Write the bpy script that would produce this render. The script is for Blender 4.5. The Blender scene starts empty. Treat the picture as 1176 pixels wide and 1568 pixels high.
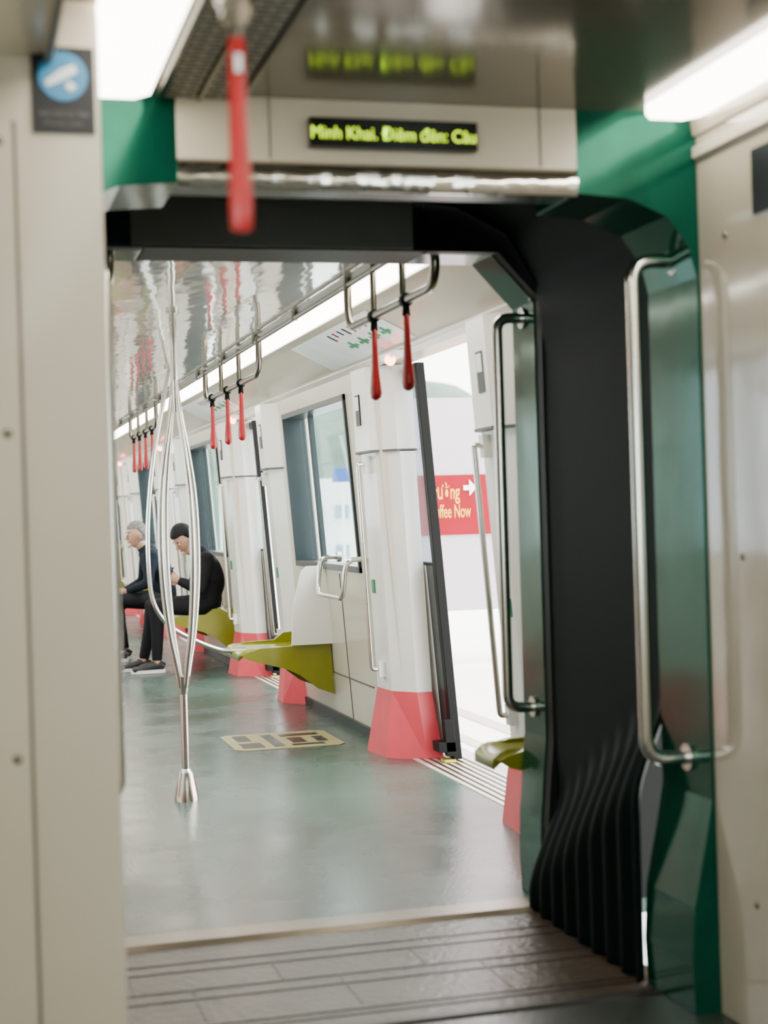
import bpy, bmesh, math, random
from mathutils import Vector, Matrix
random.seed(3)
C=0.97          # train centre line (x)
sc=bpy.context.scene
# ---------------------------------------------------------------- materials
def mat(name,col,rough=.5,metal=0.,var=.06,scale=8.,bump=0.,bscale=40.,stretch=(1,1,1),spec=.5,emit=None,estr=0.,coat=0.):
    m=bpy.data.materials.new(name); m.use_nodes=True
    nt=m.node_tree; N=nt.nodes; L=nt.links
    p=N['Principled BSDF']
    tc=N.new('ShaderNodeTexCoord'); mp=N.new('ShaderNodeMapping'); mp.inputs['Scale'].default_value=stretch
    L.new(tc.outputs['Object'],mp.inputs['Vector'])
    no=N.new('ShaderNodeTexNoise'); no.inputs['Scale'].default_value=scale; no.inputs['Detail'].default_value=4
    L.new(mp.outputs[0],no.inputs['Vector'])
    cr=N.new('ShaderNodeValToRGB')
    c=Vector(col[:3])
    cr.color_ramp.elements[0].color=(*(c*(1-var)),1); cr.color_ramp.elements[1].color=(*[min(1,x*(1+var)) for x in c],1)
    cr.color_ramp.elements[0].position=.3; cr.color_ramp.elements[1].position=.7
    L.new(no.outputs['Fac'],cr.inputs[0]); L.new(cr.outputs[0],p.inputs['Base Color'])
    p.inputs['Roughness'].default_value=rough; p.inputs['Metallic'].default_value=metal
    p.inputs['Specular IOR Level'].default_value=spec
    p.inputs['Coat Weight'].default_value=coat
    p.inputs['Coat Roughness'].default_value=.08
    if emit:
        p.inputs['Emission Color'].default_value=(*emit,1); p.inputs['Emission Strength'].default_value=estr
    if bump>0:
        n2=N.new('ShaderNodeTexNoise'); n2.inputs['Scale'].default_value=bscale; n2.inputs['Detail'].default_value=2
        L.new(mp.outputs[0],n2.inputs['Vector'])
        b=N.new('ShaderNodeBump'); b.inputs['Strength'].default_value=bump; b.inputs['Distance'].default_value=.01
        L.new(n2.outputs['Fac'],b.inputs['Height']); L.new(b.outputs[0],p.inputs['Normal'])
    return m
M={}
M['cream']=mat('cream_laminate',(.50,.445,.35),.32,var=.03,scale=3,coat=.2)
M['creamgloss']=mat('glossy_cream_laminate',(.40,.34,.265),.12,var=.03,bump=.5,bscale=3.0,coat=.7)
M['white']=mat('white_panel',(.80,.78,.73),.3,var=.02,coat=.3)
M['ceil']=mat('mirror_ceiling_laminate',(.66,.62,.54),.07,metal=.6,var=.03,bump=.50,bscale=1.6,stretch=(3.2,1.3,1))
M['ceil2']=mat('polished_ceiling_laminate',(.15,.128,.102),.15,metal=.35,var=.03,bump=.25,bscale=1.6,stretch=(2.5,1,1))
M['seam']=mat('panel_seam',(.10,.09,.08),.6)
M['rubber']=mat('black_rubber',(.003,.004,.004),.5,var=.1,spec=.12)
M['bellow']=mat('bellows_rubber',(.0010,.0050,.0042),.6,var=.1,spec=.07)
M['darkgrey']=mat('dark_grey_panel',(.12,.12,.105),.4)
M['frame']=mat('dark_window_frame',(.016,.024,.027),.3,spec=.3)
M['green']=mat('glossy_green_panel',(.002,.062,.037),.14,metal=.5,var=.15,bump=.25,bscale=3,spec=.15,coat=.04)
M['dgreen']=mat('dark_green_panel',(.0,.013,.009),.35,var=.1,spec=.2)
M['red']=mat('coral_red_plastic',(.64,.05,.075),.4,var=.06)
M['strap']=mat('red_strap_rubber',(.36,.002,.005),.35,var=.08)
M['seat']=mat('olive_yellow_seat',(.19,.195,.004),.3,var=.08,coat=.2)
M['steel']=mat('brushed_steel',(.66,.64,.60),.2,metal=1.,var=.05)
M['chrome']=mat('polished_steel',(.80,.78,.74),.08,metal=1.,var=.03,bump=.8,bscale=9)
M['rail']=mat('dark_steel_rail',(.18,.16,.13),.25,metal=1.,var=.05)
M['plate']=mat('gangway_tread_plate',(.055,.041,.028),.34,metal=.2,var=.3,scale=7,bump=.3,bscale=35,spec=.4)
M['plate2']=mat('tread_rib',(.012,.010,.008),.4,metal=.2)
M['lip']=mat('threshold_metal',(.22,.18,.13),.3,metal=.6,var=.12)
M['sill']=mat('door_sill',(.55,.52,.46),.4,metal=.3,var=.05)
M['light']=mat('light_diffuser',(1,1,1),.5,emit=(1,.93,.80),estr=14)
M['ledbk']=mat('display_glass',(.004,.005,.004),.2,spec=.2)
M['led']=mat('led_text',(.6,.8,0),.5,emit=(.60,.95,.01),estr=2.4)
M['redled']=mat('red_indicator',(.9,.02,.02),.5,emit=(1,.03,.02),estr=50)
M['signk']=mat('black_sticker',(.010,.011,.014),.4,spec=.3)
M['signb']=mat('blue_sticker',(.015,.20,.40),.35)
M['signw']=mat('white_sticker',(.75,.78,.8),.4)
M['grn']=mat('map_green',(.01,.25,.10),.4)
M['platform']=mat('platform_floor',(.82,.81,.80),.6,var=.03)
M['pwhite']=mat('platform_panel',(.40,.355,.41),.6,var=.02)
M['pred']=mat('advert_red',(.20,.004,.012),.5,spec=.1)
M['pyel']=mat('advert_yellow',(.62,.30,.01),.5)
M['blue']=mat('blue_sign',(.01,.06,.28),.5)
M['hill']=mat('hazy_foliage',(.075,.12,.09),.9,var=.35,scale=.3)
M['bldg']=mat('pale_building',(.60,.68,.67),.8,var=.15,scale=.4)
M['bwin']=mat('building_glazing',(.16,.24,.26),.5,var=.15)
M['yellow']=mat('yellow_marker',(.6,.5,.05),.5)
M['skin']=mat('skin',(.50,.27,.18),.5,var=.06,scale=20)
M['lip_s']=mat('lips',(.35,.12,.10),.5)
M['eye']=mat('eye_white',(.7,.68,.65),.3)
M['black']=mat('black_cloth',(.006,.006,.008),.8,var=.2,scale=30,bump=.3,bscale=30,spec=.2)
M['navy']=mat('navy_cloth',(.006,.009,.017),.8,var=.2,scale=30,bump=.3,bscale=30,spec=.2)
M['hairk']=mat('black_hair',(.005,.005,.006),.6,var=.3,scale=60,bump=.5,bscale=80,spec=.2)
M['hairg']=mat('grey_hair',(.16,.15,.145),.6,var=.5,scale=60,bump=.5,bscale=80)
M['shoe']=mat('shoe_canvas',(.010,.010,.012),.6)
M['sole']=mat('shoe_sole',(.7,.7,.68),.5)
M['phone']=mat('phone_glass',(.02,.02,.03),.15)
M['sticker']=mat('floor_sticker',(.30,.26,.12),.4)
def floor_mat(name,col,rough):
    m=mat(name,col,rough,var=.28,scale=1.3,bump=.10,bscale=60,spec=.5)
    nt=m.node_tree;N=nt.nodes;L=nt.links;p=N['Principled BSDF']
    base=p.inputs['Base Color'].links[0].from_socket
    tc=N.new('ShaderNodeTexCoord'); vo=N.new('ShaderNodeTexVoronoi'); vo.inputs['Scale'].default_value=45
    L.new(tc.outputs['Object'],vo.inputs['Vector'])
    r=N.new('ShaderNodeValToRGB'); r.color_ramp.elements[0].position=.14; r.color_ramp.elements[1].position=.30
    r.color_ramp.elements[0].color=(1,1,1,1); r.color_ramp.elements[1].color=(0,0,0,1)
    L.new(vo.outputs['Distance'],r.inputs[0])
    mx=N.new('ShaderNodeMix'); mx.data_type='RGBA'
    L.new(r.outputs[0],mx.inputs[0]); L.new(base,mx.inputs[6]); mx.inputs[7].default_value=(col[0]*.85,col[1]*.4,col[2]*.32,1)
    L.new(mx.outputs[2],p.inputs['Base Color'])
    no=N.new('ShaderNodeTexNoise'); no.inputs['Scale'].default_value=2.2; no.inputs['Detail'].default_value=6
    L.new(tc.outputs['Object'],no.inputs['Vector'])
    mr=N.new('ShaderNodeMapRange'); mr.inputs['From Min'].default_value=.3; mr.inputs['From Max'].default_value=.7; mr.inputs['To Min'].default_value=rough*.75; mr.inputs['To Max'].default_value=rough*1.35
    L.new(no.outputs['Fac'],mr.inputs['Value']); L.new(mr.outputs[0],p.inputs['Roughness'])
    return m
M['floor']=floor_mat('speckled_teal_vinyl',(.032,.066,.054),.25)
M['floor2']=floor_mat('speckled_grey_vinyl',(.018,.024,.019),.3)
def vent_mat():
    m=mat('perforated_vent',(.03,.03,.028),.5)
    nt=m.node_tree;N=nt.nodes;L=nt.links;p=N['Principled BSDF']
    tc=N.new('ShaderNodeTexCoord'); br=N.new('ShaderNodeTexBrick'); br.inputs['Scale'].default_value=9
    br.inputs['Color1'].default_value=(.006,.006,.006,1);br.inputs['Color2'].default_value=(.012,.012,.01,1);br.inputs['Mortar'].default_value=(.25,.22,.16,1)
    br.inputs['Mortar Size'].default_value=.035
    L.new(tc.outputs['Object'],br.inputs['Vector']); L.new(br.outputs[0],p.inputs['Base Color'])
    return m
M['vent']=vent_mat()
def glass_mat(name,tint):
    m=bpy.data.materials.new(name); m.use_nodes=True; nt=m.node_tree; N=nt.nodes; L=nt.links
    for n in list(N):
        if n.type!='OUTPUT_MATERIAL': N.remove(n)
    out=[n for n in N if n.type=='OUTPUT_MATERIAL'][0]
    t=N.new('ShaderNodeBsdfTransparent'); t.inputs[0].default_value=(*tint,1)
    g=N.new('ShaderNodeBsdfGlossy'); g.inputs['Roughness'].default_value=.02
    lw=N.new('ShaderNodeLayerWeight'); lw.inputs[0].default_value=.5
    pw=N.new('ShaderNodeMath'); pw.operation='POWER'; pw.inputs[1].default_value=5
    ml=N.new('ShaderNodeMath'); ml.operation='MULTIPLY_ADD'; ml.inputs[1].default_value=.45; ml.inputs[2].default_value=.03
    L.new(lw.outputs['Facing'],pw.inputs[0]); L.new(pw.outputs[0],ml.inputs[0])
    mx=N.new('ShaderNodeMixShader'); L.new(ml.outputs[0],mx.inputs[0]); L.new(t.outputs[0],mx.inputs[1]); L.new(g.outputs[0],mx.inputs[2])
    L.new(mx.outputs[0],out.inputs[0]); return m
M['glass']=glass_mat('window_glass',(.86,.94,.95))
M['dglass']=glass_mat('tinted_door_glass',(.62,.68,.72))

# ---------------------------------------------------------------- builder
def fillet(pts,r,n=6):
    pts=[Vector(p) for p in pts]; out=[pts[0]]
    for i in range(1,len(pts)-1):
        a,b,c=pts[i-1],pts[i],pts[i+1]
        d1=(a-b); d2=(c-b); rr=min(r,d1.length*.49,d2.length*.49)
        p0=b+d1.normalized()*rr; p2=b+d2.normalized()*rr
        for k in range(n+1):
            t=k/n; out.append(p0*(1-t)**2+b*2*t*(1-t)+p2*t*t)
    out.append(pts[-1]); return out
def catmull(pts,n=6):
    pts=[Vector(p) for p in pts]; P=[pts[0]*2-pts[1]]+pts+[pts[-1]*2-pts[-2]]; out=[]
    for i in range(1,len(P)-2):
        for k in range(n):
            t=k/n; a,b,c,d=P[i-1],P[i],P[i+1],P[i+2]
            out.append(.5*((2*b)+(c-a)*t+(2*a-5*b+4*c-d)*t*t+(3*b-a-3*c+d)*t**3))
    out.append(pts[-1]); return out
class B:
    def __init__(s,name): s.name=name;s.v=[];s.f=[];s.m=[];s.sm=[];s.mats=[];s.xf=None
    def add(s,verts,faces,m,smooth=False):
        if isinstance(m,str): m=M[m]
        if m not in s.mats: s.mats.append(m)
        k=s.mats.index(m); o=len(s.v)
        for v in verts:
            v=Vector(v); s.v.append(tuple(s.xf(v)) if s.xf else tuple(v))
        for f in faces: s.f.append([i+o for i in f]); s.m.append(k); s.sm.append(smooth)
    def box(s,x0,x1,y0,y1,z0,z1,m):
        vs=[(x,y,z) for x in(x0,x1) for y in(y0,y1) for z in(z0,z1)]
        s.add(vs,[(0,1,3,2),(4,6,7,5),(0,4,5,1),(2,3,7,6),(0,2,6,4),(1,5,7,3)],m)
    def prism(s,poly,a,b,m,plane='xz',smooth=False):
        def q(p,t):
            return {'xz':(p[0],t,p[1]),'xy':(p[0],p[1],t),'yz':(t,p[0],p[1])}[plane]
        n=len(poly); vs=[q(p,a) for p in poly]+[q(p,b) for p in poly]
        s.add(vs,[tuple(range(n)),tuple(range(2*n-1,n-1,-1))],m)
        s.add(vs,[(i,(i+1)%n,n+(i+1)%n,n+i) for i in range(n)],m,smooth)
    def frustum(s,p0,z0,p1,z1,m):
        n=len(p0); vs=[(*p,z0) for p in p0]+[(*p,z1) for p in p1]
        s.add(vs,[tuple(range(n)),tuple(range(2*n-1,n-1,-1))]+[(i,(i+1)%n,n+(i+1)%n,n+i) for i in range(n)],m)
    def sweep(s,pts,r,m,n=14,ref=(0,0,1),smooth=True,closed=False):
        pts=[Vector(p) for p in pts]; k=len(pts)
        if not isinstance(r,(list,tuple)): r=[(r,r)]*k
        r=[(q,q) if not isinstance(q,(list,tuple)) else q for q in r]
        vs=[];Nn=None
        for i in range(k):
            if closed: T=(pts[(i+1)%k]-pts[i-1])
            else: T=(pts[min(i+1,k-1)]-pts[max(i-1,0)])
            T.normalize()
            if Nn is None:
                R=Vector(ref)
                if abs(R.dot(T))>.95: R=Vector((1,0,0)) if abs(T.x)<.8 else Vector((0,1,0))
                Nn=R
            Nn=(Nn-T*Nn.dot(T)).normalized(); Bn=T.cross(Nn)
            for j in range(n):
                a=2*math.pi*j/n; vs.append(pts[i]+Nn*r[i][0]*math.cos(a)+Bn*r[i][1]*math.sin(a))
        fs=[]
        for i in range(k if closed else k-1):
            for j in range(n):
                a=i*n+j;b=i*n+(j+1)%n;c=((i+1)%k)*n+(j+1)%n;d=((i+1)%k)*n+j; fs.append((a,b,c,d))
        s.add(vs,fs,m,smooth)
        if not closed:
            s.add(vs,[tuple(range(n-1,-1,-1)),tuple(range((k-1)*n,k*n))],m)
    def ell(s,c,r,m,rot=None,nu=16,nv=10,fn=None):
        c=Vector(c); vs=[];fs=[]
        for i in range(nv+1):
            ph=math.pi*i/nv
            for j in range(nu):
                th=2*math.pi*j/nu
                p=Vector((math.sin(ph)*math.cos(th),math.sin(ph)*math.sin(th),math.cos(ph)))
                if fn: p=fn(p)
                p=Vector((p.x*r[0],p.y*r[1],p.z*r[2]))
                if rot: p=rot@p
                vs.append(c+p)
        for i in range(nv):
            for j in range(nu):
                fs.append((i*nu+j,i*nu+(j+1)%nu,(i+1)*nu+(j+1)%nu,(i+1)*nu+j))
        s.add(vs,fs,m,True)
    def grid(s,fn,nu,nv,m,thick=(0,0,-.03)):
        t=Vector(thick); vs=[];fs=[]
        for i in range(nu+1):
            for j in range(nv+1): vs.append(Vector(fn(i/nu,j/nv)))
        o=len(vs); vs+= [v+t for v in vs]
        I=lambda i,j:i*(nv+1)+j
        for i in range(nu):
            for j in range(nv):
                q=(I(i,j),I(i+1,j),I(i+1,j+1),I(i,j+1)); fs.append(q); fs.append(tuple(x+o for x in reversed(q)))
        for i in range(nu):
            for j in (0,nv): fs.append((I(i,j),I(i+1,j),I(i+1,j)+o,I(i,j)+o))
        for j in range(nv):
            for i in (0,nu): fs.append((I(i,j),I(i,j+1),I(i,j+1)+o,I(i,j)+o))
        s.add(vs,fs,m,True)
    def text(s,txt,size,m,mx,ext=.0005,width=None,align='LEFT',bold=0.):
        cu=bpy.data.curves.new('t','FONT'); cu.body=txt; cu.size=size; cu.extrude=ext; cu.align_x=align; cu.offset=bold
        ob=bpy.data.objects.new('t',cu); sc.collection.objects.link(ob)
        dg=bpy.context.evaluated_depsgraph_get(); dg.update(); me=bpy.data.meshes.new_from_object(ob.evaluated_get(dg))
        vs=[v.co.copy() for v in me.vertices]; fs=[tuple(p.vertices) for p in me.polygons]
        if vs and width:
            a=min(v.x for v in vs);b=max(v.x for v in vs); k=width/max(b-a,1e-5)
            for v in vs: v.x=(v.x-a)*k
        s.add([mx@v for v in vs],fs,m)
        bpy.data.objects.remove(ob); bpy.data.curves.remove(cu)
    def remeshed(s,o,voxel,m,it=3):
        ob=o.done(); md=ob.modifiers.new('r','REMESH'); md.mode='VOXEL'; md.voxel_size=voxel
        sm=ob.modifiers.new('s','SMOOTH'); sm.iterations=it; sm.factor=.6
        dg=bpy.context.evaluated_depsgraph_get(); dg.update(); me=bpy.data.meshes.new_from_object(ob.evaluated_get(dg))
        s.add([v.co.copy() for v in me.vertices],[tuple(p.vertices) for p in me.polygons],m,True)
        bpy.data.objects.remove(ob)
    def done(s,bevel=0,seg=2,parent=None):
        me=bpy.data.meshes.new(s.name); me.from_pydata(s.v,[],s.f)
        for m in s.mats: me.materials.append(m)
        me.polygons.foreach_set('material_index',s.m); me.polygons.foreach_set('use_smooth',s.sm); me.update()
        bm=bmesh.new(); bm.from_mesh(me); bmesh.ops.recalc_face_normals(bm,faces=bm.faces); bm.to_mesh(me); bm.free()
        ob=bpy.data.objects.new(s.name,me); sc.collection.objects.link(ob)
        if parent: ob.parent=parent
        if bevel:
            b=ob.modifiers.new('bevel','BEVEL'); b.width=bevel; b.segments=seg; b.limit_method='ANGLE'; b.angle_limit=math.radians(50)
        return ob
RX=lambda v:Vector((v.x-.07*v.z,v.y,v.z))                 # right wall leans inward
LX=lambda v:Vector((2*C-(v.x-.07*v.z),v.y,v.z))           # mirrored left wall
RP=lambda v:Vector((v.x-.042*v.z,v.y,v.z))                # door posts lean a little less
LP=lambda v:Vector((2*C-(v.x-.042*v.z),v.y,v.z))
TXT=lambda x,y,z:Matrix.Translation((x,y,z))@Matrix.Rotation(math.pi/2,4,'X')

Y0=4.65; YE=26.
doors=[6.90,11.35,15.8,20.0,24.1]; HW=.72
NO=lambda d:.16 if d<8 else 0.   # the first doorway is a little wider on its near side
# ---------------------------------------------------------------- far car shell
b=B('floor'); b.box(-.4,2.36,Y0,YE,-.06,0,'floor'); b.done()
b=B('ceiling')
b.box(.46,1.49,Y0,YE,2.17,2.2,'ceil')
for X in (lambda x:x, lambda x:2*C-x):
    b.prism([(X(1.70),2.17),(X(2.05),1.995),(X(2.2),1.995),(X(2.2),2.2),(X(1.70),2.2)],Y0,YE,'cream')
    b.prism([(X(1.995),2.01),(X(2.05),1.985),(X(2.06),1.995),(X(2.0),2.022)],Y0,YE,'white')
b.prism([(-.3,2.2),(2.3,2.2),(2.3,2.26),(-.3,2.26)],Y0,YE,'seam')
b.done()
for s_,nm in ((1,'ceiling_light'),(-1,'ceiling_light')):
    X=(lambda x:x) if s_==1 else (lambda x:2*C-x)
    b=B(nm); xs=sorted((X(1.50),X(1.69)))
    b.box(xs[0],xs[1],Y0+.02,YE-.1,2.165,2.199,'light')
    x=X(1.494); b.box(x-.005,x+.005,Y0+.02,YE-.1,2.155,2.199,'rail')
    x=X(1.696); b.box(x-.005,x+.005,Y0+.02,YE-.1,2.155,2.199,'white')
    b.done()
for side,xf in (('right',RX),('left',LX)):
    b=B('wall_'+side); b.xf=xf
    edges=[Y0]+[e for d in doors for e in (d-HW-.05-NO(d),d+HW+.05)]+[YE]
    wins=[]
    for i in range(0,len(edges),2):
        a,c=edges[i],edges[i+1]
        if c-a>1.9 :
            w0,w1=a+.62,c-.60; wins.append((w0,w1))
            b.box(2.17,2.30,a,w0,0,2.08,'cream'); b.box(2.17,2.30,w1,c,0,2.08,'cream')
            b.box(2.17,2.30,w0,w1,0,.92,'cream'); b.box(2.17,2.30,w0,w1,1.90,2.08,'cream')
            b.box(2.166,2.172,a+.6,c-.6,.29,.298,'seam')
            b.box(2.166,2.172,(a+c)/2-.3,(a+c)/2-.294,.0,.9,'seam')
        else: b.box(2.17,2.30,a,c,0,2.08,'cream')
    for d in doors:
        b.box(2.15,2.30,d-HW-.06-NO(d),d+HW+.06,2.00,2.10,'cream')
    b.done()
    for i in range(0,len(edges),2):
        t=B('baseboard_'+side); t.xf=xf
        a,c=edges[i],edges[i+1]; a+= .5 if i else 0; c-=.5
        t.box(2.15,2.172,a,c,.0,.055,'dgreen'); t.done()
    for k,(w0,w1) in enumerate(wins):
        w=B('window_%d'%(k+1 if side=='right' else k+6)); w.xf=xf
        for (a0,a1,c0,c1) in ((w0,w0+.03,.92,1.9),(w1-.03,w1,.92,1.9),(w0,w1,.92,.955),(w0,w1,1.865,1.9)):
            w.box(2.155,2.30,a0,a1,c0,c1,'frame')
        ym=w1-.34; w.box(2.255,2.285,ym-.03,ym+.02,.955,1.87,'frame')
        w.box(2.27,2.276,w0+.03,w1-.03,.95,1.87,'glass')
        w.done(.004)
    # doors with their posts
    post=[(2.29,.70),(2.21,.70),(2.115,.83),(2.10,1.06),(2.175,1.20),(2.29,1.20)]
    cap =[(2.30,.70),(2.20,.70),(2.09,.83),(2.078,1.08),(2.175,1.22),(2.30,1.22)]
    base=[(2.31,.64),(2.225,.64),(2.055,.80),(2.03,1.10),(2.175,1.28),(2.31,1.28)]
    for k,d in enumerate(doors):
        w=B('door_%d'%(k+1 if side=='right' else k+6)); w.xf=xf
        openr=(side=='right')
        for sg in (-1,1):
            off=NO(d) if sg<0 else 0
            if openr:
                q0_=.24 if sg>0 else .10
                e0=d+sg*(HW-q0_+off); e1=d+sg*(HW+.60+off); x0,x1=2.325,2.365
            else: e0=d+sg*.004; e1=d+sg*(HW+off+.04); x0,x1=2.24,2.28
            Yr=lambda q:e0+sg*q
            def bx(q0,q1,z0,z1,m,xa=x0,xb=x1):
                y=sorted((Yr(q0),Yr(q1))); w.box(xa,xb,y[0],y[1],z0,z1,m)
            Lf=abs(e1-e0)
            bx(0,.05,.02,1.98,'rubber',x0-.012,x1-.008); bx(.05,.20,.02,.98,'frame')
            bx(Lf-.08,Lf,.02,1.98,'white'); bx(.20,Lf-.08,.02,.98,'white'); bx(.05,Lf-.08,1.92,1.98,'frame')
            bx(.05,Lf-.08,.98,1.92,'dglass',x0+.015,x0+.022)
            bx(.05,Lf-.08,.97,.99,'rubber')
            if openr:
                bx(-.02,.08,.06,.11,'rubber',x0-.09,x0); bx(-.02,.02,.04,.22,'rubber',x0-.05,x0); bx(.0,.07,.006,.02,'yellow',x0-.06,x0)
        w.box(2.165,2.42,d-HW-NO(d),d+HW,-.03,.004,'sill')
        for q in range(6): w.box(2.19+q*.04,2.202+q*.04,d-HW-NO(d),d+HW,.004,.009,'rail')
        wd=w.done(.003)
        for sg in (-1,1):
            off=NO(d) if sg<0 else 0
            q=lambda P:[(x,d+sg*(y+off)) for x,y in P]
            b=B('post'); b.xf=xf if sg<0 else (RP if openr else LP)
            b.frustum(q(base),0.0,q(post),.335,'red')
            b.frustum(q(post),.335,q(post),1.56,'white')
            b.frustum(q(cap),1.565,q(cap),1.99,'white')
            cc=[(x-.004 if x<2.28 else x,y) for x,y in q(cap)]
            b.frustum(cc,1.555,cc,1.567,'seam')
            yt=d+sg*(.93+off)
            b.sweep(fillet([(2.10,yt,1.50),(2.045,yt,1.50),(2.045,yt,.44),(2.10,yt,.44)],.015),.012,'steel')
            b.box(2.075,2.11,yt-.025,yt+.025,1.45,1.54,'white'); b.box(2.075,2.11,yt-.025,yt+.025,.40,.48,'white')
            S=lambda a_,c_:sorted((d+sg*(a_+off),d+sg*(c_+off)))
            b.box(2.078,2.088,*S(.95,1.03),1.70,1.86,'signk'); b.box(2.076,2.08,*S(.96,1.02),1.78,1.85,'signw')
            b.box(2.098,2.106,*S(.98,1.03),.83,.90,'grn')
            b.done(.012,3,parent=wd)
        if openr:
            b=B('indicator_light'); b.xf=xf
            b.box(2.11,2.16,d+.1,d+.38,1.975,2.0,'white'); b.ell((2.12,d+.25,1.968),(.026,.034,.026),'redled'); b.done(parent=wd)
b=B('wall_back'); b.box(-.4,2.4,YE,YE+.06,0,2.2,'cream'); b.done()

# ---------------------------------------------------------------- seats
def seat(y0,y1,n,back=True,dx=0.):
    b=B('train_seat'); b.xf=(lambda v:Vector((min(v.x+dx,2.125),v.y,v.z))) if dx else None
    prof=[(2.15,.16),(2.13,.485),(2.06,.475),(2.01,.51),(1.95,.505),(1.89,.462),(1.70,.457),(1.62,.435),(1.585,.42),(1.62,.395),(1.72,.365),(1.86,.325),(1.95,.28),(2.05,.20)]
    b.prism(prof,y0,y0+.035,'seat'); b.prism(prof,y1-.035,y1,'seat')
    for k in range(n):
        a=y0+.03+(y1-y0-.06)*k/n; c=y0+.03+(y1-y0-.06)*(k+1)/n
        def f(u,v):
            x=1.575+.54*u; e=math.sin(math.pi*v)**.6
            z=.452-.035*e*math.sin(math.pi*min(1,u*1.15))**.5 if u<.87 else .452
            z-= .03*max(0,1-u/.1)**2
            z+= .06*max(0,(u-.8)/.2)**2*(1-.3*e)
            return (x,a+(c-a)*v,z)
        b.grid(f,22,16,'seat',(0,0,-.035))
        if back:
            def g(u,v):
                z=.47+.40*u; e=math.sin(math.pi*v)**.5
                return (2.10-.035*u-.02*(1-e)-.02*(1-u)**2,a+.01+(c-a-.02)*v,z-.03*(1-e)*u)
            b.grid(g,14,14,'seat',(.025,0,0))
    b.box(2.0,2.13,y0+.05,y1-.05,.30,.36,'rail')
    return b.done()
seat(9.22,9.80,1,False); seat(4.88,5.14,1,False,.10); seat(12.62,14.35,4,False); seat(17.2,18.6,3); seat(21.3,22.8,3)
b=B('seat_partition_screen')
b.prism([(2.15,.47),(2.10,.94),(1.99,.94),(1.955,.91),(1.90,.70),(1.885,.47)],9.18,9.20,'white'); b.done(.006)
b=B('wall_grab_rail')
b.sweep(fillet([(2.11,8.82,1.0),(1.99,8.82,1.0),(1.97,8.80,.79),(1.97,8.20,.79),(1.99,8.18,1.0),(2.11,8.18,1.0)],.06),.014,'steel')
b.sweep([(2.115,8.82,1.0),(2.09,8.82,1.0)],.03,'steel'); b.sweep([(2.115,8.18,1.0),(2.09,8.18,1.0)],.03,'steel')
b.done()

# ---------------------------------------------------------------- poles
def pole(x,y,nm='grab_pole'):
    b=B(nm)
    b.sweep([(x,y,0),(x,y,.02),(x,y,.12),(x,y,.14)],[.055,.053,.034,.02],'steel',20)
    b.sweep([(x,y,.1),(x,y,.50)],.017,'steel'); b.sweep([(x,y,1.80),(x,y,2.17)],.016,'steel')
    b.sweep([(x,y,2.155),(x,y,2.171)],.03,'steel')
    b.sweep([(x,y,.47),(x,y,.50),(x,y,.55)],[.018,.024,.03],'steel',18); b.sweep([(x,y,1.72),(x,y,1.77),(x,y,1.86)],[.03,.026,.017],'steel',18)
    for k in range(4):
        a=math.radians(28+90*k); pts=[]
        for z,r in ((.50,.014),(.60,.035),(.75,.068),(.95,.092),(1.15,.099),(1.35,.090),(1.52,.065),(1.67,.035),(1.79,.014)):
            pts.append((x+r*math.cos(a),y+r*math.sin(a),z))
        b.sweep(catmull(pts,5),.0125,'steel')
    b.done()
pole(.93,6.94); pole(.95,15.6); pole(.95,19.8)
b=B('seat_stanchion')
yy=9.5
b.sweep(catmull([(1.60,yy,.43),(1.50,yy,.44),(1.35,yy,.505),(1.20,yy,.60),(1.11,yy,.74),(1.085,yy,.95),(1.09,yy,1.25),(1.13,yy,1.6),(1.19,yy,1.9),(1.24,yy,2.17)],6),.014,'steel')
b.sweep([(1.66,yy,.43),(1.56,yy,.43)],.022,'steel'); b.sweep([(1.24,yy,2.155),(1.24,yy,2.17)],.03,'steel'); b.done()

# ---------------------------------------------------------------- ceiling handrail and straps
def strap(x,y,z,L=.31,nm='hanging_strap',k=1.):
    b=B(nm)
    b.sweep([(x,y-.014,z),(x,y+.014,z)],.024,'rubber',16,(1,0,0))
    b.sweep([(x,y,z-.015),(x,y,z-.055)],[(.010,.012),(.009,.015)],'rubber',12,(0,1,0))
    zs=[0,.02,.3,.55,.75,.9,.97,1.0]; w=[.006,.010,.0115,.014,.019,.022,.018,.006]; h=[.010,.014,.016,.020,.026,.030,.024,.008]
    b.sweep([(x,y,z-.05-(L-.05)*t) for t in zs],[(a*k,c*k) for a,c in zip(w,h)],'strap',14,(1,0,0))
    b.done()
for side in (1,-1):
    X=1.485 if side==1 else 2*C-1.485
    loops=[(4.78,5.95,[5.13,5.56]),(7.85,9.65,[8.4,8.85,9.4]),(12.2,14.1,[12.5,12.95,13.4,13.85]),(16.8,18.6,[17.1,17.6,18.1]),(21,22.6,[21.3,21.8,22.3])]
    b=B('ceiling_handrail')
    b.sweep([(X,Y0+.05,2.14),(X,YE-.2,2.14)],.011,'rail')
    for a,c,ss in loops:
        xi=X
        b.sweep(fillet([(X,a,2.16),(xi,a,1.97),(xi,c,1.97),(X,c,2.16)],.09,8),.016,'rail')
        for q in (a+(c-a)/3,a+2*(c-a)/3): b.sweep([(X,q,2.16),(xi,q,1.97)],.012,'rail')
    yy=Y0+.3
    while yy<YE-.3: b.sweep([(X,yy,2.17),(X,yy,2.13)],.015,'rail',10); yy+=1.0
    b.done()
    for a,c,ss in loops:
        for q in ss: strap(X,q,1.97)
def cove(s,y,o):
    a=Vector((1.70,0,2.17)); c=Vector((2.05,0,1.995)); d=(c-a); n=Vector((-d.z,0,d.x)).normalized(); n=n if n.z<0 else -n
    p=a+d*s+n*o; return (p.x,y,p.z)
b=B('route_map_sign')
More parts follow.
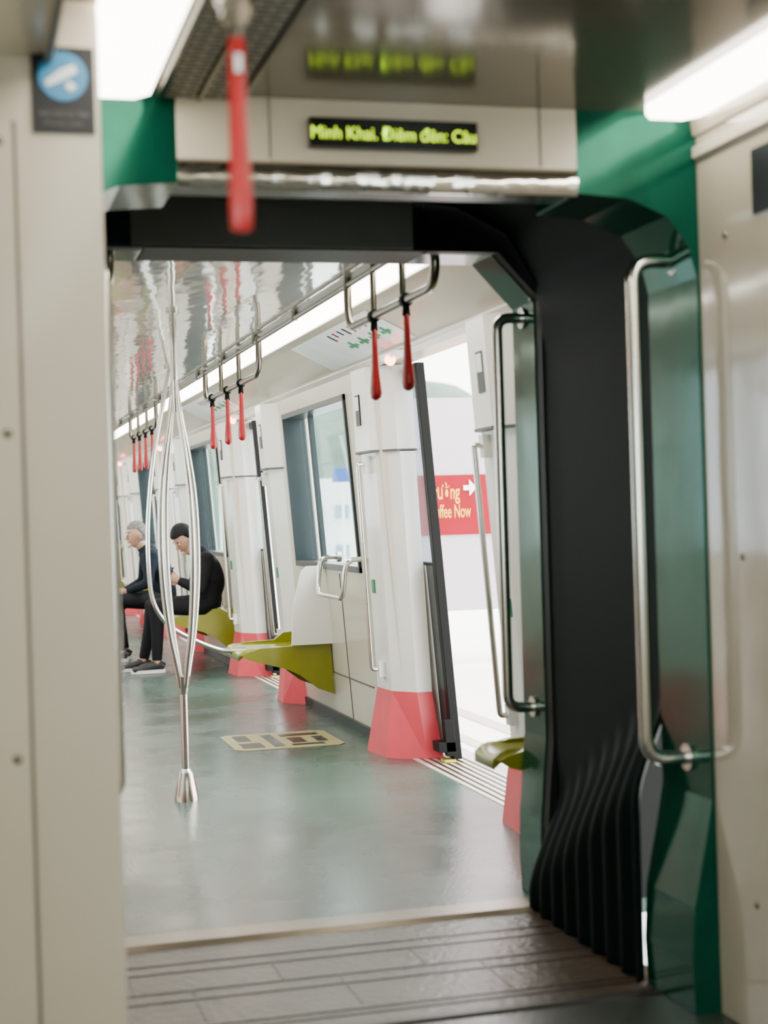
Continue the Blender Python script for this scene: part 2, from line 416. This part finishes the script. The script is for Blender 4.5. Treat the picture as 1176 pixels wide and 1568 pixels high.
def cq(s0,s1,y0,y1,o,m):
    vs=[cove(s,y,oo) for oo in(o-.002,o) for s,y in((s0,y0),(s0,y1),(s1,y1),(s1,y0))]
    b.add(vs,[(0,1,2,3),(4,5,6,7),(0,1,5,4),(1,2,6,5),(2,3,7,6),(3,0,4,7)],m)
for y0 in (6.7,11.1):
    cq(.14,.80,y0,y0+1.6,.004,'signw'); cq(.52,.57,y0+.10,y0+.85,.006,'grn')
    for k in range(8): cq(.45,.60,y0+.14+k*.10,y0+.17+k*.10,.0075,'signw' if k%2 else 'grn'); cq(.22,.22+.16*(.6+.4*random.random()),y0+.14+k*.10,y0+.165+k*.10,.006,'pred' if k%3==0 else 'signk')
b.done()
b=B('floor_wheelchair_marking')
b.prism([(1.42,8.25),(1.94,8.25),(1.98,8.29),(1.98,8.82),(1.94,8.86),(1.42,8.86),(1.38,8.82),(1.38,8.29)],.0005,.003,'sticker','xy')
for q in ((1.43,1.55,8.32,8.50),(1.60,1.66,8.32,8.78),(1.70,1.88,8.32,8.38),(1.72,1.80,8.42,8.62),(1.70,1.92,8.68,8.76),(1.44,1.52,8.58,8.8),(1.86,1.92,8.42,8.62)):
    b.box(*q,.003,.0042,'floor2')
b.done()

# ---------------------------------------------------------------- gangway
YN=3.50
def mirror(P): return [(2*C-x,z) for x,z in P]
b=B('gangway_portal')
nR=[(1.45,2.2),(1.85,2.2),(1.85,0),(1.695,0),(1.69,.12),(1.70,.26),(1.735,.42),(1.755,.52),(1.755,1.80),(1.735,1.88),(1.68,1.95),(1.58,1.99),(1.45,2.0)]
for P in (nR,mirror(nR)): b.prism(P,YN,3.78,'green')
b.box(.49,1.45,YN,YN+.08,2.055,2.2,'cream')
b.box(.49,1.45,YN+.085,3.78,2.03,2.2,'dgreen')
for x in (.70,1.355): b.box(x,x+.004,YN-.003,YN,2.06,2.2,'seam')
b.done(.006)
b=B('header_trim')
arc=[(YN+.012-.016*math.cos(a*math.pi/12),2.024-.033*math.sin(a*math.pi/12)) for a in range(-6,7)]
b.prism(arc,.49,1.45,'chrome','yz',True)
b.done()
b=B('gangway_portal')
fR=[(1.4,2.25),(2.30,2.25),(2.30,0),(1.74,0),(1.735,.12),(1.74,.26),(1.755,.42),(1.765,.52),(1.765,1.90),(1.63,2.045),(1.4,2.045)]
for P in (fR,mirror(fR)):
    b.prism(P,4.655,4.85,'green'); b.prism([(x+(.004 if x>C else -.004) if abs(x-C)<1.2 else x,z) for x,z in P],4.60,4.655,'rubber')
b.box(.54,1.4,4.60,4.85,2.045,2.25,'rubber')
b.box(.50,1.36,4.592,4.602,2.05,2.195,'darkgrey'); b.box(.30,.50,4.592,4.602,2.05,2.195,'dgreen')
b.done(.006)
b=B('gangway_bellows')
def prof(s):
    pts=[(1.775,0),(1.775,.12),(1.775,.30),(1.775,.48),(1.775,.62),(1.775,.8),(1.775,1.2),(1.775,1.75),(1.75,1.95),(1.66,2.1),(1.5,2.18),(1.3,2.2),(C,2.2)]
    f=s*(len(pts)-1); i=min(int(f),len(pts)-2); t=f-i
    return pts[i][0]*(1-t)+pts[i+1][0]*t, pts[i][1]*(1-t)+pts[i+1][1]*t
for sg in (1,-1):
    def f(u,v):
        x,z=prof(u); y=3.785+.81*v
        zt=.80-.42*v
        t=max(0,min(1,(zt-z)/.34)); bul=t*t*(3-2*t)
        low=max(0,min(1,(zt-z)/.15)); amp=.010*low
        x=x-.105*bul-amp*(math.cos(v*2*math.pi*8)-1)
        return (C+sg*(x-C),y,z)
    b.grid(f,84,120,'bellow',(0.02*sg,0,0.01))
b.done()
b=B('gangway_floor_plate')
b.box(.2,1.76,3.70,4.62,-.05,0,'plate')
for k,yv in enumerate([3.80,3.84,4.06,4.32,4.40]):
    b.box(.2,1.70,yv,yv+.008,0,.002,'plate2')
b.box(.2,1.70,4.14,4.148,0,.002,'plate2')
for x in (.55,.95,1.35): b.box(x,x+.005,3.88,4.14,0,.0015,'plate2')
for x in (.4,.8,1.2): b.box(x,x+.005,4.152,4.32,0,.0015,'plate2')
b.prism([(4.57,0),(4.59,.012),(4.70,.012),(4.72,0.0)],.2,1.73,'lip','yz')
b.prism([(3.68,0),(3.69,.006),(3.72,.006),(3.725,0.0)],.2,1.70,'plate2','yz')
b.done()
def handle(xj,xb,y):
    b=B('grab_handle')
    b.sweep(fillet([(xj,y,1.86),(xb,y,1.86),(xb,y,.61),(xj,y,.61)],.06,8),.018,'steel',18)
    for z in (1.86,.61): b.sweep([(xj,y,z),(xj-(.012 if xj>C else -.012),y,z)],.034,'steel',18)
    b.done()
handle(1.758,1.64,3.62); handle(2*C-1.758,.33,3.62); handle(1.768,1.675,4.75); handle(2*C-1.768,2*C-1.675,4.75)

# ---------------------------------------------------------------- near car
YB=-3.
WX=1.762
b=B('floor'); b.box(-.3,2.3,YB,3.70,-.06,0,'floor2'); b.done()
b=B('ceiling')
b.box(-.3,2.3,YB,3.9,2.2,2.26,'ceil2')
for sg in (1,-1):
    X=lambda x:C+sg*(x-C)
    b.prism([(X(1.765),2.2),(X(1.90),2.2),(X(1.90),2.085),(X(1.765),2.10)],YB,YN-.002,'cream')
    b.prism([(X(1.745),2.2),(X(1.765),2.2),(X(1.765),2.145),(X(1.755),2.145)],YB,YN-.002,'creamgloss')
    b.prism([(X(1.752),2.118),(X(1.77),2.118),(X(1.77),2.085),(X(1.752),2.092)],YB,YN-.002,'cream')
    b.prism([(X(1.758),2.086),(X(1.77),2.086),(X(1.77),2.080),(X(1.758),2.080)],YB,YN-.002,'seam')
b.done()
for x0,x1 in ((1.60,1.742),(.27,.425)):
    b=B('ceiling_light')
    pl=[(x0,YB+.1),(x1,YB+.1),(x1,YN-.07),(x1-.03,YN-.03),(x0+.03,YN-.03),(x0,YN-.07)]
    b.prism(pl,2.176,2.199,'light','xy'); b.done(.010,3)
b=B('ceiling_vent')
b.box(.455,.53,0,YN-.02,2.185,2.1995,'vent'); b.box(.55,.625,0,YN-.02,2.185,2.1995,'vent')
for x in (.445,.535,.63): b.box(x,x+.01,0,YN-.02,2.178,2.1995,'rail')
b.done()
b=B('wall_right')
b.box(WX,1.9,1.6,YN-.002,0,2.2,'creamgloss'); b.box(WX,2.2,1.5,1.6,0,2.2,'cream')
b.box(2.1,2.2,YB,1.5,0,.85,'cream'); b.box(2.1,2.2,YB,1.5,1.9,2.2,'cream'); b.box(2.1,2.2,YB,-1.4,.85,1.9,'cream'); b.box(2.1,2.2,1.2,1.5,.85,1.9,'cream')
b.box(WX-.003,WX+.003,2.80,2.804,0,2.1,'seam')
b.box(WX-.005,WX+.003,2.98,3.22,1.90,2.05,'signk'); b.box(WX-.005,WX+.003,2.95,3.195,.36,.49,'darkgrey')
for y,z in ((3.36,1.88),(3.32,1.12),(3.30,.31),(2.6,1.86),(2.6,.28)): b.ell((WX,y,z),(.006,.009,.009),'rail')
b.done(.004)
b=B('window_11'); 
for y0,y1,z0,z1 in((-1.4,-1.36,.85,1.9),(1.16,1.2,.85,1.9),(-1.4,1.2,.85,.89),(-1.4,1.2,1.86,1.9)): b.box(2.09,2.21,y0,y1,z0,z1,'frame')
b.box(2.15,2.156,-1.37,1.17,.88,1.87,'glass'); b.done()
b=B('wall_left')
b.box(-.30,-.2,YB,YN,0,.85,'cream'); b.box(-.30,-.2,YB,YN,1.9,2.2,'cream'); b.box(-.30,-.2,YB,-2.2,.85,1.9,'cream'); b.box(-.30,-.2,1.9,YN,.85,1.9,'cream')
b.done()
b=B('window_12')
for y0,y1,z0,z1 in((-2.2,-2.16,.85,1.9),(1.86,1.9,.85,1.9),(-2.2,1.9,.85,.89),(-2.2,1.9,1.86,1.9)): b.box(-.31,-.19,y0,y1,z0,z1,'frame')
b.box(-.256,-.25,-2.17,1.87,.88,1.87,'glass'); b.done()
b=B('wall_rear'); b.box(-.3,2.2,YB-.06,YB,0,2.2,'cream'); b.done()
b=B('partition_panel')
b.box(-.2,.268,2.90,2.96,0,2.2,'cream'); b.box(.19,.268,2.96,YN,0,2.2,'cream')
b.prism([(-.2,0),(.108,0),(.108,1.955),(.095,1.975),(-.2,1.975)],2.862,2.90,'cream')
b.box(.108,.116,2.894,2.9,0,1.975,'seam')
for z in (.16,.83,1.41,1.93): b.ell((.085,2.862,z),(.009,.005,.009),'rail')
b.done(.004)
b=B('information_sign')
b.box(.146,.258,2.894,2.8995,1.955,2.112,'signk')
b.prism([(.202+.044*math.cos(t/32*6.283),2.058+.044*math.sin(t/32*6.283)) for t in range(32)],2.8915,2.895,'signb')
b.prism([(.170,2.048),(.174,2.038),(.205,2.052),(.228,2.066),(.222,2.080),(.198,2.070)],2.8895,2.892,'signw')
b.prism([(.204,2.040),(.216,2.030),(.226,2.040),(.214,2.050)],2.8895,2.892,'signw')
b.text('KHU VUC UU TIEN',.014,'darkgrey',TXT(.158,2.893,1.985),.0003,width=.088)
b.text('Priority seats',.010,'darkgrey',TXT(.166,2.893,1.970),.0003,width=.07)
b.done()
b=B('ceiling_handrail'); b.sweep(fillet([(.378,-1.5,2.2),(.378,-1.4,1.955),(.378,2.17,1.955),(.372,2.24,2.2)],.06,8),.015,'lip'); b.done()
b=B('hanging_strap')
x,y,z=.392,2.17,1.955
b.sweep([(x,y-.014,z),(x,y+.014,z)],.020,'lip',18,(1,0,0))
b.sweep([(x,y,z-.01),(x,y,z-.035)],[(.010,.008),(.011,.008)],'rail',12,(1,0,0))
b.sweep([(x,y,z-q) for q in (.03,.036,.10,.20,.27,.300,.306)],[(.009,.006),(.0115,.008),(.0120,.009),(.0145,.012),(.0165,.013),(.016,.012),(.010,.006)],'strap',16,(1,0,0))
b.box(x-.005,x+.005,y-.012,y-.009,z-.085,z-.06,'sole')
b.done()
b=B('led_display')
b.box(.79,1.19,3.47,3.499,2.085,2.152,'ledbk'); b.text('Minh Khai. Điêm đên: Câu',.040,'led',TXT(.793,3.468,2.104),.0006,width=.392)
b.done()

# ---------------------------------------------------------------- outside
b=B('platform'); b.box(2.52,9,-8,45,-.3,-.006,'platform'); b.box(2.9,3.0,-8,45,-.006,.002,'sill'); b.box(2.58,2.66,-8,45,-.006,.002,'sill'); b.done()
b=B('ground'); b.box(-60,160,-40,200,-6.2,-6,'bldg'); b.done()
b=B('advert_board')
b.box(3.2,5.2,12.0,12.15,.44,2.15,'pwhite'); b.box(3.2,5.2,11.985,12.0,1.05,1.53,'pred')
b.box(3.25,3.33,12.02,12.12,-.006,.44,'steel'); b.box(5.05,5.13,12.02,12.12,-.006,.44,'steel')
b.text('Trường',.17,'pyel',TXT(3.59,11.983,1.34),.001,width=.28,bold=.003); b.text('Coffee Now',.15,'pyel',TXT(3.61,11.983,1.19),.001,width=.35,bold=.002)
b.prism([(3.90,1.405),(3.95,1.405),(3.95,1.36),(4.01,1.425),(3.95,1.49),(3.95,1.445),(3.90,1.445)],11.975,11.984,'signw')
b.done()
b=B('hill')
def hf(u,v):
    x=8+120*u; y=70+25*v-20*u; return (x,y,-6+ (12.0+3*math.sin(u*17)+2*math.sin(u*41+1))*math.sin(math.pi*min(1,v*.5+.02)))
b.grid(hf,60,10,'hill',(0,0,-.5)); b.done()
b=B('apartment_building')
b.box(9.0,14,46,56,-6,2.3,'bldg')
for i in range(6):
    for j in range(6): b.box(9.3+i*.8,9.7+i*.8,45.95,46,-4.9+j*1.2,-4.5+j*1.2,'bwin')
b.done()
b=B('station_sign'); b.box(4.72,4.98,20,20.05,1.66,1.84,'blue'); b.box(4.84,4.87,20.01,20.04,-.006,1.66,'steel'); b.done()

# ---------------------------------------------------------------- passengers
def rotm(yaw,pitch,roll=0):   # local +x forward
    return Matrix.Rotation(yaw,3,'Z')@Matrix.Rotation(pitch,3,'Y')@Matrix.Rotation(roll,3,'X')
def head(b,c,yaw,pitch,hair,cut=0.0):
    R=rotm(yaw,pitch); c=Vector(c); W=lambda p:c+R@Vector(p)
    def f(p):
        p=p.copy()
        if p.z<0: k=1+.35*p.z; p.y*=k; p.x*=(1+.18*p.z) if p.x<0 else (1+.04*p.z)
        if p.x>.3: p.x=.3+(p.x-.3)*.82
        if p.x>.6 and -.15<p.z<.15: p.x-=.05*(1-abs(p.z)/.15)
        return p
    b.ell(c,(.096,.076,.118),'skin',R,28,20,f)
    b.sweep([W((.074,0,.015)),W((.092,0,-.012)),W((.099,0,-.030)),W((.082,0,-.038))],[.006,.010,.013,.007],'skin',10)
    b.ell(W((.078,0,-.062)),(.008,.022,.007),'lip_s',R); b.ell(W((.074,0,-.098)),(.016,.022,.014),'skin',R)
    for s_ in(1,-1):
        b.ell(W((.074,.030*s_,.004)),(.008,.013,.007),'eye',R); b.ell(W((.081,.030*s_,.004)),(.003,.006,.006),'hairk',R)
        b.ell(W((.080,.031*s_,.024)),(.006,.017,.004),'hairk',R)
        b.ell(W((-.004,.076*s_,-.012)),(.018,.008,.030),'skin',R); b.ell(W((-.004,.081*s_,-.010)),(.010,.005,.018),'lip_s',R)
    def h(p):
        q=p.copy()
        lim=.42 if q.x>.25 else (.42-(.25-q.x)*(.9+cut))
        if q.z<lim: 
            q.z=lim-.02; k=math.sqrt(max(0,1-q.z*q.z)); r_=math.hypot(q.x,q.y) or 1
            q.x*=min(1,k/r_)*.93; q.y*=min(1,k/r_)*.93
        return q
    g=1.+.12*cut
    b.ell(c+R@Vector((-.006,0,.006)),(.102*g,.082*g,.122*(1+.2*cut)),hair,R,28,18,h)
    def h2(p):
        q=p.copy(); q.x=min(q.x,-.10+.15*q.z); return q
    b.ell(c+R@Vector((-.004,0,.012)),(.102*g,.080*g,.108*g),hair,R,24,16,h2)
def hand(b,c,d,nrm,thumb,curl=.8,s=1.):
    c=Vector(c); d=Vector(d).normalized(); n=Vector(nrm); n=(n-d*n.dot(d)).normalized(); w=d.cross(n)
    b.sweep([c,c+d*.03,c+d*.06,c+d*.085],[(.014,.022),(.016,.034),(.015,.040),(.012,.038)],'skin',12,n)
    for i,(o,L) in enumerate(((-.028,.070),(-.010,.078),(.009,.073),(.027,.058))):
        p=c+d*.078+w*o; a=.25; pts=[p]
        for k in range(3):
            a+=curl*.55; p=p+(d*math.cos(a)+n*math.sin(a))*L/3; pts.append(p)
        b.sweep(pts,[.0088,.0082,.0075,.006],'skin',8)
    p=c+d*.025+w*.030*thumb
    b.sweep([p,p+d*.025+w*.022*thumb+n*.010,p+d*.05+w*.026*thumb+n*.024,p+d*.066+w*.020*thumb+n*.032],[.012,.0105,.009,.007],'skin',8)
def passenger(hip,sh,hd,knees,ankles,elbows,wrists,top,bottom,hair,yaw,pitch,phone=None,cut=0.):
    b=B('seated_passenger'); hip=Vector(hip); sh=Vector(sh); hd=Vector(hd)
    mid=(hip+sh)/2+Vector((.05,0,.0))
    j=B('j')
    j.sweep(catmull([hip+Vector((0,0,-.02)),hip*.6+mid*.4+Vector((0,0,.02)),mid,sh*.75+mid*.25,sh+Vector((-.01,0,.05))],5),
       [ (a,c) for a,c in zip([.125]*5+[.12]*5+[.118]*5+[.105,.10,.095,.085,.075]+[.06],[.165]*5+[.16]*5+[.175]*5+[.185,.18,.165,.14,.11]+[.075])],'skin',18,(1,0,0))
    for s_,e,w in zip((-1,1),elbows,wrists):
        S=sh+Vector((0,.165*s_,-.01)); e=Vector(e); w=Vector(w)
        j.ell(S,(.07,.065,.065),'skin')
        j.sweep([S,S*.5+e*.5,e],[.060,.054,.047],'skin',12); j.ell(e,(.047,.047,.047),'skin')
        j.sweep([e,e*.5+w*.5,w],[.046,.042,.033],'skin',12)
    j.sweep([sh+Vector((-.01,0,.03)),sh+(hd-sh)*.45+Vector((0,0,.0))],[.075,.062],'skin',14)
    b.remeshed(j,.012,top)
    t=B('t'); t.ell(hip+Vector((-.02,0,-.01)),(.13,.175,.105),'skin')
    for s_,k,a in zip((-1,1),knees,ankles):
        H=hip+Vector((-.03,.09*s_,-.01)); k=Vector(k); a=Vector(a)
        t.sweep([H,H*.5+k*.5,k],[.088,.078,.060],'skin',14); t.ell(k,(.060,.058,.060),'skin')
        t.sweep([k,k*.65+a*.35+Vector((.012,0,0)),a+Vector((0,0,.02))],[.058,.056,.042],'skin',14)
    b.remeshed(t,.012,bottom)
    b.sweep([sh+Vector((-.01,0,.04)),hd+Vector((.02,0,-.07))],[.056,.052],'skin',14)
    head(b,hd,yaw,pitch,hair,cut)
    for s_,a in zip((-1,1),ankles):
        a=Vector(a); 
        b.sweep([a+Vector((0,0,.05)),a+Vector((0,0,-.01))],[.034,.032],'skin',12)
        z0=a.z-.075
        b.sweep(catmull([(a.x+.055,a.y,z0+.045),(a.x+.02,a.y,z0+.062),(a.x-.06,a.y,z0+.052),(a.x-.14,a.y,z0+.036),(a.x-.20,a.y,z0+.03)],4),[(r,w_) for r,w_ in zip([.032]*4+[.042]*4+[.036]*4+[.026]*4+[.015],[.028]*4+[.036]*4+[.040]*4+[.045]*4+[.03])],'shoe',14)
        sp=[(a.x+.062,-.022),(a.x+.07,0),(a.x+.062,.022),(a.x-.06,.040),(a.x-.15,.046),(a.x-.205,.026),(a.x-.215,0),(a.x-.205,-.026),(a.x-.15,-.046),(a.x-.06,-.040)]
        b.prism([(x_,a.y+y_) for x_,y_ in sp],z0,z0+.028,'sole','xy')
    for s_,e,w in zip((-1,1),elbows,wrists):
        e=Vector(e); w=Vector(w); hand(b,w,(w-e),(0,-s_,.25),1 if s_<0 else -1,.9)
    if phone:
        p=Vector(phone); R=rotm(math.pi,-.7)
        vs=[p+R@Vector((x_,y_,z_)) for x_ in(-.004,.004) for y_ in(-.037,.037) for z_ in(-.075,.075)]
        b.add(vs,[(0,1,3,2),(4,6,7,5),(0,4,5,1),(2,3,7,6),(0,2,6,4),(1,5,7,3)],'phone')
    return b.done()
y=12.88
passenger((1.93,y,.54),(1.92,y,.92),(1.765,y-.01,1.075),[(1.50,y-.12,.54),(1.50,y+.12,.53)],[(1.50,y-.14,.078),(1.42,y+.10,.078)],
   [(1.86,y-.23,.67),(1.86,y+.23,.67)],[(1.71,y-.085,.74),(1.71,y+.085,.74)],'black','black','hairk',math.pi+.35,.62,phone=(1.625,y,.79),cut=.7)
y=14.02
passenger((1.72,y,.54),(1.60,y,.94),(1.50,y,1.115),[(1.30,y-.13,.54),(1.30,y+.13,.54)],[(1.32,y-.13,.078),(1.38,y+.12,.078)],
   [(1.57,y-.23,.69),(1.57,y+.23,.69)],[(1.40,y-.09,.62),(1.40,y+.09,.62)],'navy','black','hairg',math.pi+.25,.06,cut=.0)

# ---------------------------------------------------------------- light
w=bpy.data.worlds.new('World'); sc.world=w; w.use_nodes=True
bg=w.node_tree.nodes['Background']; bg.inputs[0].default_value=(1,.98,.945,1); bg.inputs[1].default_value=10
s=bpy.data.lights.new('sun','SUN'); s.energy=8; s.angle=.5; s.color=(1,.95,.87); so=bpy.data.objects.new('sun',s); sc.collection.objects.link(so)
so.rotation_euler=Vector((-.75,.35,-1)).to_track_quat('-Z','Y').to_euler()

# ---------------------------------------------------------------- camera
th=math.atan(.27); r=.03
F=Vector((math.sin(th),math.cos(th),0)); R=Vector((math.cos(th),-math.sin(th),0)); U=Vector((0,0,1))
cu=U*math.cos(r)+R*math.sin(r); cr=R*math.cos(r)-U*math.sin(r)
cam=bpy.data.cameras.new('camera'); co=bpy.data.objects.new('camera',cam); sc.collection.objects.link(co)
m3=Matrix((cr,cu,-F)).transposed(); co.matrix_world=Matrix.Translation((0,0,1.25))@m3.to_4x4()
cam.sensor_fit='HORIZONTAL'; cam.sensor_width=36; cam.lens=2400/1176*36; cam.clip_start=.05; cam.clip_end=500
cam.dof.use_dof=True; cam.dof.focus_distance=9.0; cam.dof.aperture_fstop=3.4
sc.camera=co
